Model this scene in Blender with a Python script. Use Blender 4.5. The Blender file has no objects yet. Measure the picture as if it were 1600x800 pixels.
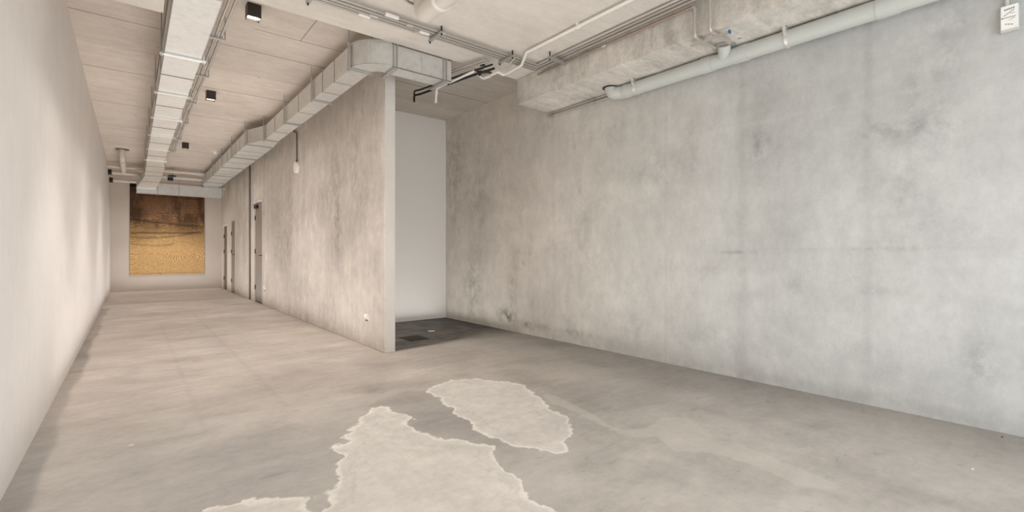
import bpy, bmesh, math, random
import numpy as np
from mathutils import Vector, Matrix
random.seed(4)
C = bpy.context.scene.collection
PI = math.pi
# ------------------------------------------------------------------ dimensions (metres)
XL, XP, XP2, XR = -0.45, 2.16, 2.27, 4.13      # left wall, partition faces, right wall
YF, YP, YA, YB = -2.6, 4.89, 6.90, 17.10       # shopfront, partition end, alcove wall, back wall
ZC, ZS, ZB = 3.32, 3.158, 2.86                  # rear ceiling, lower front slab, beam soffit
YS = 4.35                                       # edge where the front slab ends

# ------------------------------------------------------------------ shader helper
class S:
    def __init__(s, t, o): s.t = t; s.o = o
    def _m(s, op, b=None, c=None, rev=False):
        n = s.t.nodes.new('ShaderNodeMath'); n.operation = op
        ar = [s, b, c]
        if rev: ar[0], ar[1] = ar[1], ar[0]
        for i, a in enumerate(ar):
            if a is None: continue
            if isinstance(a, S): s.t.links.new(a.o, n.inputs[i])
            else: n.inputs[i].default_value = a
        return S(s.t, n.outputs[0])
    def __add__(s, b): return s._m('ADD', b)
    __radd__ = __add__
    def __sub__(s, b): return s._m('SUBTRACT', b)
    def __rsub__(s, b): return s._m('SUBTRACT', b, rev=True)
    def __mul__(s, b): return s._m('MULTIPLY', b)
    __rmul__ = __mul__
    def __truediv__(s, b): return s._m('DIVIDE', b)
    def abs(s): return s._m('ABSOLUTE')
    def fract(s): return s._m('FRACT')
    def sin(s): return s._m('SINE')
    def floor(s): return s._m('FLOOR')
    def mx(s, b): return s._m('MAXIMUM', b)
    def mn(s, b): return s._m('MINIMUM', b)
    def pw(s, b): return s._m('POWER', b)
    def sm(s, a, b):            # smoothstep a..b -> 0..1
        n = s.t.nodes.new('ShaderNodeMapRange'); n.interpolation_type = 'SMOOTHSTEP'
        s.t.links.new(s.o, n.inputs[0])
        lo, hi, x, y = (a, b, 0, 1) if a < b else (b, a, 1, 0)
        n.inputs[1].default_value = lo; n.inputs[2].default_value = hi
        n.inputs[3].default_value = x; n.inputs[4].default_value = y
        return S(s.t, n.outputs[0])
class Mat:
    def __init__(s, name):
        s.m = bpy.data.materials.new(name); s.m.use_nodes = True
        s.t = s.m.node_tree; s.b = s.t.nodes['Principled BSDF']
        tc = s.t.nodes.new('ShaderNodeTexCoord'); s.co = tc.outputs['Object']
        sp = s.t.nodes.new('ShaderNodeSeparateXYZ'); s.t.links.new(s.co, sp.inputs[0])
        s.x, s.y, s.z = [S(s.t, o) for o in sp.outputs]
    def noise(s, sc=(1,1,1), scale=1, detail=4, rough=.55, off=0, dist=0):
        mp = s.t.nodes.new('ShaderNodeMapping'); s.t.links.new(s.co, mp.inputs[0])
        mp.inputs['Scale'].default_value = sc; mp.inputs['Location'].default_value = (off, off*1.7, off*.6)
        n = s.t.nodes.new('ShaderNodeTexNoise'); s.t.links.new(mp.outputs[0], n.inputs['Vector'])
        n.inputs['Scale'].default_value = scale; n.inputs['Detail'].default_value = detail
        n.inputs['Roughness'].default_value = rough; n.inputs['Distortion'].default_value = dist
        return S(s.t, n.outputs['Fac'])
    def vor(s, scale, feature='F1', sc=(1,1,1)):
        mp = s.t.nodes.new('ShaderNodeMapping'); s.t.links.new(s.co, mp.inputs[0]); mp.inputs['Scale'].default_value = sc
        n = s.t.nodes.new('ShaderNodeTexVoronoi'); s.t.links.new(mp.outputs[0], n.inputs['Vector'])
        n.inputs['Scale'].default_value = scale; n.feature = feature
        return S(s.t, n.outputs['Distance'])
    def attr(s, name):
        n = s.t.nodes.new('ShaderNodeAttribute'); n.attribute_name = name
        return S(s.t, n.outputs['Fac'])
    def rgb(s, c):
        n = s.t.nodes.new('ShaderNodeRGB'); n.outputs[0].default_value = (*c, 1); return n.outputs[0]
    def mix(s, f, a, b):
        n = s.t.nodes.new('ShaderNodeMix'); n.data_type = 'RGBA'
        if isinstance(f, S): s.t.links.new(f.o, n.inputs[0])
        else: n.inputs[0].default_value = f
        for i, v in ((6, a), (7, b)):
            if isinstance(v, tuple): n.inputs[i].default_value = (*v, 1)
            else: s.t.links.new(v, n.inputs[i])
        return n.outputs[2]
    def scale(s, col, f):
        n = s.t.nodes.new('ShaderNodeVectorMath'); n.operation = 'SCALE'
        if isinstance(col, tuple): n.inputs[0].default_value = col
        else: s.t.links.new(col, n.inputs[0])
        s.t.links.new(f.o, n.inputs['Scale']); return n.outputs[0]
    def out(s, col=None, rough=.8, metal=0, bump=None, bs=.2, bd=.01, spec=.4):
        if col is not None:
            if isinstance(col, tuple): s.b.inputs['Base Color'].default_value = (*col, 1)
            else: s.t.links.new(col, s.b.inputs['Base Color'])
        if isinstance(rough, S): s.t.links.new(rough.o, s.b.inputs['Roughness'])
        else: s.b.inputs['Roughness'].default_value = rough
        s.b.inputs['Metallic'].default_value = metal
        s.b.inputs['Specular IOR Level'].default_value = spec
        if bump is not None:
            n = s.t.nodes.new('ShaderNodeBump'); n.inputs['Strength'].default_value = bs
            n.inputs['Distance'].default_value = bd
            s.t.links.new(bump.o, n.inputs['Height']); s.t.links.new(n.outputs[0], s.b.inputs['Normal'])
        return s.m
def L(r, g, b):
    f = lambda v: (v/255/12.92 if v/255 <= .04045 else ((v/255+.055)/1.055)**2.4)
    return (f(r), f(g), f(b))

# ------------------------------------------------------------------ materials
def plain(name, col, rough=.5, metal=0, var=.06, scale=8, spec=.4):
    m = Mat(name); n = m.noise(scale=scale, detail=5)
    return m.out(m.scale(col, 1 + (n-.5)*var*2), rough, metal, n, .05, .003, spec)
def concrete_wall(name, col, axis='y', tone=True, amp=.22, cool=None, seams=(), stk=.5):
    m = Mat(name)
    big = m.noise(scale=.9, detail=7, rough=.62, dist=.4)
    mid = m.noise(scale=3.2, detail=6, rough=.65, off=3)
    st = m.noise(sc=(2.6, 2.6, .6), scale=1.6, detail=6, rough=.6, off=7)     # vertical trowel streaks
    fine = m.noise(scale=45, detail=4, rough=.7, off=11); m2 = m.noise(sc=(1,1,.6), scale=11, detail=8, rough=.75, off=19)
    crk = (m.noise(scale=1.7, detail=5, rough=.6, off=27)-.5).abs().sm(.0, .0035); mk = m.noise(scale=1.2, detail=3, off=29).sm(.52, .6)
    h = m.noise(sc=(.5, .5, 4), scale=2.2, detail=4, rough=.6, off=17)
    f = 1 + (big-.5)*amp*1.5 + (mid-.5)*amp*1.0 + (st-.5)*amp*stk + (fine-.5)*amp*.35 + (h-.5)*amp*.25 + (m2-.5)*amp*1.2 - (1-crk)*mk*amp*.25
    pit = m.vor(3.1).sm(.0, .02); pit2 = m.vor(1.3, sc=(1,1,1.3)).sm(0, .012)
    f = f*(pit*.25+.75)*(pit2*.3+.7)
    if tone:
        tn = m.attr('tone'); f = f*(1 + tn*(.1 + 1.9*m.noise(scale=7, detail=9, rough=.75, off=5).sm(.38, .62))).mx(.2)
    base = m.rgb(col) if cool is None else m.mix(m.y.sm(1.2, 5.5), cool, col)
    # faint form-panel seams
    for s_, w, k in seams:
        d = (m.y - s_ + (mid-.5)*.03).abs()
        f = f*(1 - (1 - d.sm(0, w))*k*(.3+st*1.2))
    c = m.scale(base, f)
    return m.out(c, .85, 0, mid*.6+fine*.25+st*.3, .25, .012, .25)
M = {}
M['wall_left'] = concrete_wall('painted_render', L(219,214,209), tone=False, amp=.12, stk=.3)
M['wall_right'] = concrete_wall('grey_cement_wall', L(212,205,195), amp=.36, cool=L(188,189,186),
    seams=((1.94,.07,.10),(1.04,.05,.07),(2.69,.03,.05),(4.29,.05,.05)))
M['wall_part'] = concrete_wall('troweled_cement', L(196,188,179), amp=.46, stk=.8)
M['edge'] = concrete_wall('edge_render', L(212,206,198), tone=False, amp=.15)
M['white_wall'] = plain('white_board', L(226,222,216), .75, var=.02, scale=2)
M['back_wall'] = plain('back_plaster', L(205,197,188), .85, var=.04, scale=3)
def ceiling_mat(name, col, joints=True, ypitch=1.66, yoff=5.86, amp=.34, xj=True):
    m = Mat(name)
    big = m.noise(scale=.8, detail=6, rough=.6)
    grain = m.noise(sc=(1.1, 7, 1), scale=1.6, detail=6, rough=.65, off=2)
    mid = m.noise(scale=5, detail=6, rough=.7, off=4); fine = m.noise(scale=60, detail=3, off=9)
    f = 1 + (big-.5)*amp*1.2 + (grain-.5)*amp*.9 + (mid-.5)*amp*.8 + (fine-.5)*amp*.4
    hole = m.vor(2.3).sm(.03, .05); m2 = m.noise(sc=(.7,1.4,1), scale=13, detail=8, rough=.75, off=33)
    bl = m.noise(sc=(.8,1.6,1), scale=1.9, detail=8, rough=.7, off=37).sm(.52, .66)
    f = f + (m2-.5)*amp*.9 - bl*amp*.22
    f = f*(hole*.45+.55)
    spl = m.noise(sc=(1, 3.5, 1), scale=4.5, detail=7, rough=.75, off=21).sm(.66, .72)   # scuffed form marks
    f = f*(1 - spl*.26)
    if joints:
        v = ((m.y - yoff)/ypitch + .5 + (mid-.5)*.006)
        d = (v.fract()-.5).abs()*ypitch
        f = f*(1 - (1 - d.sm(.003, .014))*.55)
        alt = ((v.floor()*12.9898).sin()*43.7).fract()
        f = f*(1 + (alt-.5)*.12)
        if xj:
            d2 = ((m.x - 1.384)/2.4 + .5).fract(); d2 = (d2-.5).abs()*2.4
            f = f*(1 - (1 - d2.sm(.002, .009))*.5*m.y.sm(5.27, 5.25))
            d3 = (m.y - 5.26 + (mid-.5)*.01).abs()
            f = f*(1 - (1 - d3.sm(.003, .012))*.5*m.x.sm(.9, 1.0))
    return m.out(m.scale(col, f), .88, 0, mid+grain*.5+fine*.3, .3, .012, .2)
M['ceil'] = ceiling_mat('board_marked_ceiling', L(208,198,187))
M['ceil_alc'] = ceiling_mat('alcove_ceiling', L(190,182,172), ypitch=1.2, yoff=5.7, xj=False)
M['slab'] = ceiling_mat('smooth_soffit', L(214,208,199), joints=False, amp=.24)
M['beam'] = ceiling_mat('rough_beam', L(206,201,193), joints=False, amp=.75)
def floor_mat():
    m = Mat('worn_screed_floor')
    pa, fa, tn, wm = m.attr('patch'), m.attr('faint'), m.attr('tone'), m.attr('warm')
    n1 = m.noise(scale=3.5, detail=9, rough=.62, off=1); n2 = m.noise(scale=16, detail=8, rough=.7, off=5)
    n3 = m.noise(scale=1.1, detail=7, rough=.6, off=9); br = m.noise(sc=(.9, 2.3, 1), scale=2.2, detail=9, rough=.7, off=13, dist=.5)
    fine = m.noise(scale=90, detail=4, rough=.7)
    ne = m.noise(scale=5.5, detail=5, rough=.55, off=41)
    sd = pa + (ne-.5)*.24 + (n2-.5)*.05
    mask = sd.sm(-.004, .012)
    rim = (sd-.012).abs().sm(.03, 0)*mask
    rim2 = (pa + (ne-.5)*.32 + (n2-.5)*.12 - .10).abs().sm(.015, 0)*mask
    fd = fa + (n1-.5)*.14 + (n2-.5)*.05
    fm = fd.sm(-.01, .03); frim = (fd-.01).abs().sm(.02, 0)
    base = m.mix(wm, L(179,173,166), L(184,174,164))
    f = 1 + (n3-.5)*.60 + (br-.5)*.60 + (n1-.5)*.45 + (n2-.5)*.42 + (fine-.5)*.12
    scuff = m.noise(sc=(2.2, 7, 1), scale=2.6, detail=6, rough=.7, off=31).sm(.60, .70)
    f = f*(1 - scuff*.2*(1-mask))
    chips = m.vor(2.6).sm(.006, .014)
    v2 = m.vor(5.0, sc=(1,1,1)).sm(.004, .010)
    f = f*(1 + (1-chips)*.35)*(1 - (1-v2)*.3)
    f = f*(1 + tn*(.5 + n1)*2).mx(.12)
    # straight panel joints scored across the corridor screed
    c = m.scale(base, f)
    pc = m.scale(L(206,200,192), 1 + (n1-.5)*.45 + (n2-.5)*.55 + (br-.5)*.3 + (fine-.5)*.12 + rim*.22 - rim2*.08 + (n3-.5)*.3)
    c = m.mix(mask, c, pc)
    c = m.mix((fm*.34+frim*.12), c, L(205,199,189))
    r = .52 + (n1-.5)*.3 + mask*.12
    return m.out(c, r, 0, n2*.5+mask*.6+fine*.2, .18, .006, .35)
M['floor'] = floor_mat()
def duct_mat(name, col):
    m = Mat(name); n = m.noise(scale=3, detail=5); s = m.vor(14).sm(0, .6); k = m.noise(scale=28, detail=3)
    return m.out(m.scale(col, 1 + (n-.5)*.3 + (s-.5)*.1 + (k-.5)*.14), .38 + (n-.5)*.2, .4, n, .08, .01, .5)
M['duct'] = duct_mat('galvanised_sheet', L(203,202,197))
M['strut'] = plain('zinc_strut', L(176,174,170), .35, .5, .1)
M['shiny'] = plain('bright_flange', L(232,232,228), .25, .7, .03)
M['conduit'] = plain('steel_conduit', L(178,172,164), .4, .4, .1)
M['copper'] = plain('copper_pipe', L(168,150,138), .35, .6, .1)
M['galv'] = plain('galvanised_pipe', L(196,190,182), .32, .5, .08)
M['pvc_grey'] = plain('grey_pvc', L(196,199,194), .38, 0, .03, 3)
M['pvc_white'] = plain('white_pvc', L(236,233,226), .35, 0, .02)
M['pvc_cream'] = plain('cream_pvc', L(214,208,200), .45, 0, .05, 3)
M['black'] = plain('black_rubber', L(34,32,31), .6)
M['darkbox'] = plain('dark_bronze_metal', L(58,52,47), .45, .2)
M['blue'] = plain('blue_collar', L(28,104,150), .5)
M['door'] = plain('taupe_door_paint', L(132,123,113), .5, 0, .04, 2)
M['frame'] = plain('pale_frame_paint', L(214,208,200), .55, 0, .02)
M['dark_void'] = plain('dark_interior', L(112,101,92), .8)
M['plastic'] = plain('white_plastic', L(238,236,230), .35, 0, .01)
M['void'] = plain('black_slot', L(16,13,12), .9)
M['hatch'] = plain('dark_hatch', L(48,40,34), .7)
M['paper'] = plain('label_paper', L(244,243,238), .6, 0, .01)
M['ink'] = plain('label_ink', L(92,90,88), .7)
M['groove'] = plain('grey_joint', L(112,104,98), .8)
def art_mat():
    m = Mat('wood_ripple_print')
    w = m.noise(scale=1.3, detail=4, off=3); w2 = m.noise(scale=3.0, detail=5, off=8); w3 = m.noise(scale=14, detail=6, rough=.7)
    z = m.z; x = m.x
    # concentric ripples: two centres, warped
    d1 = ((x-1.30)*(x-1.30)*.8 + (z-.95)*(z-.95)*1.7).pw(.5)
    d2 = ((x-.35)*(x-.35) + (z-.35)*(z-.35)*1.3).pw(.5)
    r1 = ((d1*19 + w2*4.2 + w*2)*6.28).sin(); r2 = ((d2*20 + w2*5)*6.28).sin()
    r3 = ((z*17 + w*7 + w2*5.0)*6.28).sin()
    r = r1*(x.sm(.6, 1.0)) + r2*(x.sm(1.0, .6))
    top = z.sm(1.5, 1.9)
    r = r*(1-top) + r3*top
    up = (z + (w-.5)*.9 + (w2-.5)*.3).sm(1.05, 2.35)
    c = m.mix(up, L(200,164,112), L(112,80,54))
    blot = m.noise(sc=(2.2, 1, .9), scale=1.5, detail=5, rough=.6, off=14).sm(.44, .62)
    c = m.mix(blot*z.sm(1.4, 2.2)*.9, c, L(66,42,26))  # print blotches, deepened toward the top for its dim light
    # dark curved seams
    f = 1 + r*(.34)*(.2+w2*1.3) + (w3-.5)*1.0
    for zz, sl, k, cur in ((2.02, -.10, .45, .0), (1.64, .02, .5, .0), (1.50, .04, .35, .12), (1.30, .0, .30, .22)):
        ln = (z - zz - x*sl - (x-.5)*(x-.5)*cur + (w2-.5)*.10).abs()
        f = f*(1 - ln.sm(.045, .008)*k*x.sm(1.9 if cur < .2 else 1.1, 1.5 if cur < .2 else .9))
    f = f*(1 - z.sm(2.62, 2.86)*.75)*(1 - (z-.49).abs().sm(.04, .0)*.2)  # shade over the mural top darkened into the print colour
    return m.out(m.scale(c, f), .6, 0, None, spec=.25)
M['art'] = art_mat()
def glass_mat():
    m = bpy.data.materials.new('shopfront_glass'); m.use_nodes = True; t = m.node_tree
    t.nodes.remove(t.nodes['Principled BSDF']); o = t.nodes['Material Output']
    a = t.nodes.new('ShaderNodeBsdfTransparent'); g = t.nodes.new('ShaderNodeBsdfGlossy'); g.inputs['Roughness'].default_value = .02
    x = t.nodes.new('ShaderNodeMixShader'); x.inputs[0].default_value = .06
    t.links.new(a.outputs[0], x.inputs[1]); t.links.new(g.outputs[0], x.inputs[2]); t.links.new(x.outputs[0], o.inputs[0])
    return m
M['glass'] = glass_mat()
def lamp_mat(strength):
    m = Mat('lamp_lens_%d' % strength); m.b.inputs['Emission Color'].default_value = (1, .86, .68, 1)
    m.b.inputs['Emission Strength'].default_value = strength
    return m.out((.9,.85,.8), .4)
M['lens'] = lamp_mat(12); M['lens_dim'] = lamp_mat(1)

# ------------------------------------------------------------------ mesh helpers
def link(name, me, mat, parent=None):
    o = bpy.data.objects.new(name, me); C.objects.link(o)
    if mat: me.materials.append(M[mat])
    if parent: o.parent = parent; o.matrix_parent_inverse = Matrix.Translation(-parent.location) if parent.location.length else Matrix()
    return o
def build(name, bm, mat, parent=None, smooth=False):
    me = bpy.data.meshes.new(name); bmesh.ops.recalc_face_normals(bm, faces=bm.faces[:])
    bm.to_mesh(me); bm.free()
    if smooth:
        for p in me.polygons: p.use_smooth = True
        try: me.set_sharp_from_angle(angle=math.radians(35))
        except Exception: pass
    return link(name, me, mat, parent)
def box(bm, x0, x1, y0, y1, z0, z1, bev=0):
    r = bmesh.ops.create_cube(bm, size=1, matrix=Matrix.Translation(((x0+x1)/2, (y0+y1)/2, (z0+z1)/2)) @ Matrix.Diagonal((abs(x1-x0), abs(y1-y0), abs(z1-z0), 1)))
    if bev:
        es = list({e for v in r['verts'] for e in v.link_edges})
        bmesh.ops.bevel(bm, geom=es, offset=bev, segments=2, affect='EDGES', profile=.5)
def B(*a, bev=0):
    bm = bmesh.new(); box(bm, *a, bev=bev); return bm
def cyl(bm, p, q, r, n=20, r2=None):
    p, q = Vector(p), Vector(q); d = q-p
    bmesh.ops.create_cone(bm, cap_ends=True, segments=n, radius1=r, radius2=r if r2 is None else r2, depth=d.length,
        matrix=Matrix.Translation((p+q)/2) @ d.to_track_quat('Z', 'Y').to_matrix().to_4x4())
def tube(bm, pts, r, n=16, bend=0, cap=True):
    """swept round tube through pts with rounded bends of radius bend"""
    P = [Vector(p) for p in pts]; path = [P[0]]
    for i in range(1, len(P)-1):
        a, b, c = P[i-1], P[i], P[i+1]; u = (a-b).normalized(); v = (c-b).normalized()
        ang = u.angle(v)
        if bend and ang < PI-.05:
            t = min(bend/math.tan(ang/2), (a-b).length*.48, (c-b).length*.48); s, e = b+u*t, b+v*t
            for k in range(9):
                w = k/8; path.append(s*(1-w)**2 + b*2*w*(1-w) + e*w*w)
        else: path.append(b)
    path.append(P[-1])
    rings = []; nrm = None
    for i, p in enumerate(path):
        d = ((path[min(i+1, len(path)-1)]-p).normalized() + (p-path[max(i-1, 0)]).normalized())
        d = d.normalized() if d.length else Vector((0,0,1))
        if nrm is None:
            nrm = d.orthogonal().normalized()
        nrm = (nrm - d*nrm.dot(d)).normalized(); bt = d.cross(nrm)
        rings.append([bm.verts.new(p + (nrm*math.cos(2*PI*k/n) + bt*math.sin(2*PI*k/n))*r) for k in range(n)])
    for a, b in zip(rings, rings[1:]):
        for k in range(n): bm.faces.new((a[k], a[(k+1) % n], b[(k+1) % n], b[k]))
    if cap: bm.faces.new(rings[0][::-1]); bm.faces.new(rings[-1])
def ring(bm, c, axis, r0, r1, w, n=28):
    c = Vector(c); ax = Vector(axis).normalized(); u = ax.orthogonal().normalized(); v = ax.cross(u); R = []
    for k in range(n):
        a = 2*PI*k/n; d = u*math.cos(a)+v*math.sin(a)
        R.append([bm.verts.new(c+d*r+ax*h) for r, h in ((r0,-w/2),(r1,-w/2),(r1,w/2),(r0,w/2))])
    for k in range(n):
        a, b = R[k], R[(k+1) % n]
        for j in range(4): bm.faces.new((a[j], a[(j+1)%4], b[(j+1)%4], b[j]))
def tag(o, label=None, cat=None, group=None, kind=None):
    if label: o['label'] = label
    if cat: o['category'] = cat
    if group: o['group'] = group
    if kind: o['kind'] = kind
    return o
def thing(name, label, cat, loc, group=None):
    o = bpy.data.objects.new(name, None); C.objects.link(o); o.location = loc; o.empty_display_size = .1
    return tag(o, label, cat, group)
def struct(o, label=None, cat=None):
    o['kind'] = 'structure'; 
    if label: o['label'] = label
    if cat: o['category'] = cat
    return o
def grid(name, us, vs, place, mat, attrs=None, extra=None, flip=False):
    """gridded plane over axes us, vs; place(U,V)->xyz arrays; attrs {name: fn(U,V)}; extra boxes give it thickness"""
    U, V = np.meshgrid(us, vs, indexing='ij'); X, Y, Z = place(U, V)
    co = np.stack([X, Y, Z], -1).reshape(-1, 3); nu, nv = U.shape
    i = np.arange(nu*nv).reshape(nu, nv)
    q = np.stack([i[:-1,:-1], i[1:,:-1], i[1:,1:], i[:-1,1:]], -1).reshape(-1, 4)
    if flip: q = q[:, ::-1]
    faces = q.tolist(); verts = co.tolist(); n0 = len(verts)
    for (x0,x1,y0,y1,z0,z1) in (extra or []):
        b = len(verts)
        verts += [(x,y,z) for z in (z0,z1) for y in (y0,y1) for x in (x0,x1)]
        faces += [[b+k for k in f] for f in ((0,2,3,1),(4,5,7,6),(0,1,5,4),(2,6,7,3),(0,4,6,2),(1,3,7,5))]
    me = bpy.data.meshes.new(name); me.from_pydata(verts, [], faces); me.update()
    for nm, fn in (attrs or {}).items():
        a = me.attributes.new(nm, 'FLOAT', 'POINT'); d = np.zeros(len(verts), dtype=np.float32)
        d[:n0] = fn(U, V).reshape(-1); a.data.foreach_set('value', d)
    return link(name, me, mat)
def G(U, V, cu, cv, su, sv, k): return k*np.exp(-((U-cu)/su)**2 - ((V-cv)/sv)**2)
def poly_sd(X, Y, P):
    """signed distance, positive inside"""
    P = np.array(P, float); n = len(P); d = np.full(X.shape, 1e9); ins = np.zeros(X.shape, bool)
    for k in range(n):
        a, b = P[k], P[(k+1) % n]; e = b-a; wx, wy = X-a[0], Y-a[1]
        t = np.clip((wx*e[0]+wy*e[1])/(e@e+1e-12), 0, 1)
        d = np.minimum(d, np.hypot(wx-e[0]*t, wy-e[1]*t))
        c = ((a[1] > Y) != (b[1] > Y)) & (X < (b[0]-a[0])*(Y-a[1])/(b[1]-a[1]+1e-12)+a[0]); ins ^= c
    return np.where(ins, d, -d)

# ------------------------------------------------------------------ the shell
PA = [(1.31,3.25),(1.43,3.21),(1.44,3.06),(1.44,2.87),(1.38,2.79),(1.34,2.63),(1.42,2.52),(1.48,2.37),(1.57,2.21),(1.62,2.14),(1.54,2.07),(1.5,1.98),
      (1.47,1.83),(1.44,1.74),(1.4,1.64),(1.41,1.53),(1.41,1.2),(1.3,.3),(.6,-.4),(-.1,.9),(-.1,1.9),(.243,2.382),(.314,2.38),(.41,2.371),(.514,2.305),(.58,2.199),(.62,2.1),
      (.7,2.2),(.77,2.27),(.8,2.37),(.8,2.5),(.88,2.58),(.89,2.68),(1.06,2.89),(1.16,3.05),(1.24,3.12)]
PB = [(1.79,3.31),(1.89,3.42),(2.12,3.51),(2.25,3.48),(2.41,3.28),(2.52,3.12),(2.51,2.92),(2.4,2.64),(2.29,2.42),(2.24,2.18),(2.13,2.02),(2.0,1.95),
      (1.94,1.94),(1.91,1.79),(1.86,1.75),(1.81,1.81),(1.76,1.99),(1.68,2.08),(1.63,2.25),(1.63,2.43),(1.7,2.57),(1.73,2.73),(1.74,2.91),(1.81,3.11)]
PC = [(2.56,2.81),(2.52,2.49),(2.44,2.2),(2.36,1.92),(2.38,1.82),(2.54,1.77),(2.75,1.81),(2.88,1.71),(2.78,1.5),(2.66,1.42),(2.73,1.26),(2.66,1.08),
      (2.63,.85),(2.58,.74),(2.47,.8),(2.45,.94),(2.51,1.14),(2.46,1.35),(2.32,1.46),(2.37,1.55),(2.42,1.65),(2.31,1.72),(2.31,1.88),(2.38,2.25),(2.39,2.54)]
PD = [(1.64,3.37),(1.77,3.3),(1.8,2.7),(1.7,2.2),(1.62,2.0),(1.45,2.4),(1.30,2.63),(1.34,2.79),(1.42,3.23)]
PG = [(-.1,3.5),(.52,3.25),(1.15,3.35),(1.0,2.8),(.69,2.2),(.2,2.2),(-.1,2.6)]
sg = lambda d, w: 1/(1+np.exp(-d/w))
def f_tone(X, Y):
    t = -.11*sg(poly_sd(X, Y, PD), .05) - .06*sg(poly_sd(X, Y, PG), .08)
    t += -.15*np.exp(-((XR-X)/.55)**2)*(Y > -3)                                    # darker margin along right wall
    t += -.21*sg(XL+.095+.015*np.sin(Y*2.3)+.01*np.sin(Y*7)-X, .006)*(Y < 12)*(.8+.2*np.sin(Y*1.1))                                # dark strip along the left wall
    t += G(X, Y, 3.3, 2.6, .7, .9, -.08)
    t += np.where((X > XP) & (Y > 4.88), -.36*sg(Y-4.9-(X-2.27)*.17-np.maximum(X-3.3,0)**2*.25, .012+.22*np.maximum(X-3.2,0)), 0)  # partition's cast shadow on the alcove floor, put into the colour
    rn = np.random.RandomState(5)
    for _ in range(150):
        t += G(X, Y, rn.uniform(-.4, 2.1), 3.2+9*rn.uniform(0,1)**1.5, rn.uniform(.05,.35), rn.uniform(.03,.16), rn.uniform(-.07,.05))
    for _ in range(60):
        t += G(X, Y, rn.uniform(1.5, 4.1), rn.uniform(.4, 5), rn.uniform(.03,.25), rn.uniform(.03,.3), rn.uniform(-.09,.06))
    t += -.16*np.exp(-((Y-13.05)/.10)**2) + .10*np.exp(-((Y-16.6)/.5)**2)
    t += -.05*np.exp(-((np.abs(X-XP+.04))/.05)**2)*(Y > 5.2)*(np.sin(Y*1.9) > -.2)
    t += -.05*np.exp(-((X-.86)/.02)**2)*(Y>3.6)*(Y<10) - .04*np.exp(-((X-.35)/.012)**2)*(Y>3.4)*(Y<9)
    for yy in (4.1, 5.4, 6.8, 8.4, 10.2): t += -.03*np.exp(-((Y-yy)/.012)**2)*(X < 2.1)
    return t
us = np.concatenate([np.linspace(XL, XL+.18, 19), np.linspace(XL+.2, XR, 146)]); vs = np.concatenate([np.arange(YF, 0, .1), np.arange(0, 6, .03), np.arange(6, YB+.05, .1)]); vs[-1] = YB
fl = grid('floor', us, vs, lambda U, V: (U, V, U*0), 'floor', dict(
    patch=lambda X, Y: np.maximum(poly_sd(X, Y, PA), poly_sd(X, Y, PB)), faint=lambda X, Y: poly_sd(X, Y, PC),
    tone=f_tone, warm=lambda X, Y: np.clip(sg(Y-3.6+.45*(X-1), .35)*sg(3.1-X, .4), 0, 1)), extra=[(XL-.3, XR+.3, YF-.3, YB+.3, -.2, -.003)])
struct(fl, 'worn grey screed floor with pale flaked patches near the front')
# right wall
def r_tone(Y, Z):
    rnd = np.random.RandomState(3); t = Y*0
    t += G(Y,Z,5.25,.20,.18,.10,-.34) + G(Y,Z,4.75,.13,.3,.05,-.26) + G(Y,Z,3.9,.13,.5,.035,-.18)
    t += G(Y,Z,6.1,.55,.25,.45,-.17) + G(Y,Z,6.6,2.5,.3,.7,-.15) + G(Y,Z,5.9,1.9,.15,.8,-.08) + G(Y,Z,5.1,.6,.12,.35,-.12)
    t += G(Y,Z,2.84,1.9,.35,.12,-.11) + G(Y,Z,2.42,2.1,.08,.25,-.10) + G(Y,Z,1.8,1.95,.06,.3,-.08) + G(Y,Z,3.2,2.5,.8,.25,-.05)
    t += G(Y,Z,5.48,1.109,.12,.008,-.3) + G(Y,Z,4.93,1.109,.12,.008,-.3) + G(Y,Z,1.99,1.10,.16,.012,-.16) + G(Y,Z,2.4,.95,.5,.03,-.05)
    t += G(Y,Z,.88,1.127,.35,.010,-.10) + G(Y,Z,1.6,1.118,.4,.02,-.05) + G(Y,Z,.9,1.95,.6,.05,-.05) + G(Y,Z,1.0,.82,.10,.05,-.10)
    t += G(Y,Z,1.4,2.19,1.4,.010,.06) + G(Y,Z,4.87,.945,.018,.025,-.4) + G(Y,Z,3.93,2.36,.03,.015,-.35)
    t += .07*np.exp(-(Z/.07)**2) + G(Y,Z,.8,.12,1.2,.05,.06) + G(Y,Z,2.5,.3,1.5,.12,-.05)
    for _ in range(90):
        t += G(Y,Z,rnd.uniform(0,6.8),rnd.uniform(.2,2.8),rnd.uniform(.03,.18),rnd.uniform(.08,.5),rnd.uniform(-.09,.05))
    return t
Z0 = np.linspace(0, ZC, 134)
wr = grid('wall_right', np.concatenate([np.arange(YF,0,.1), np.arange(0, 7.0, .025)]), Z0, lambda U, V: (U*0+XR, U, V), 'wall_right',
    dict(tone=r_tone), extra=[(XR+.003, XR+.3, YF, YA+.3, 0, ZC)])
struct(wr, 'large stained grey concrete wall on the right')
struct(build('wall_left', B(XL-.3, XL, YF, YB, 0, ZC), 'wall_left'), 'pale rendered wall on the left of the corridor')
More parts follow.
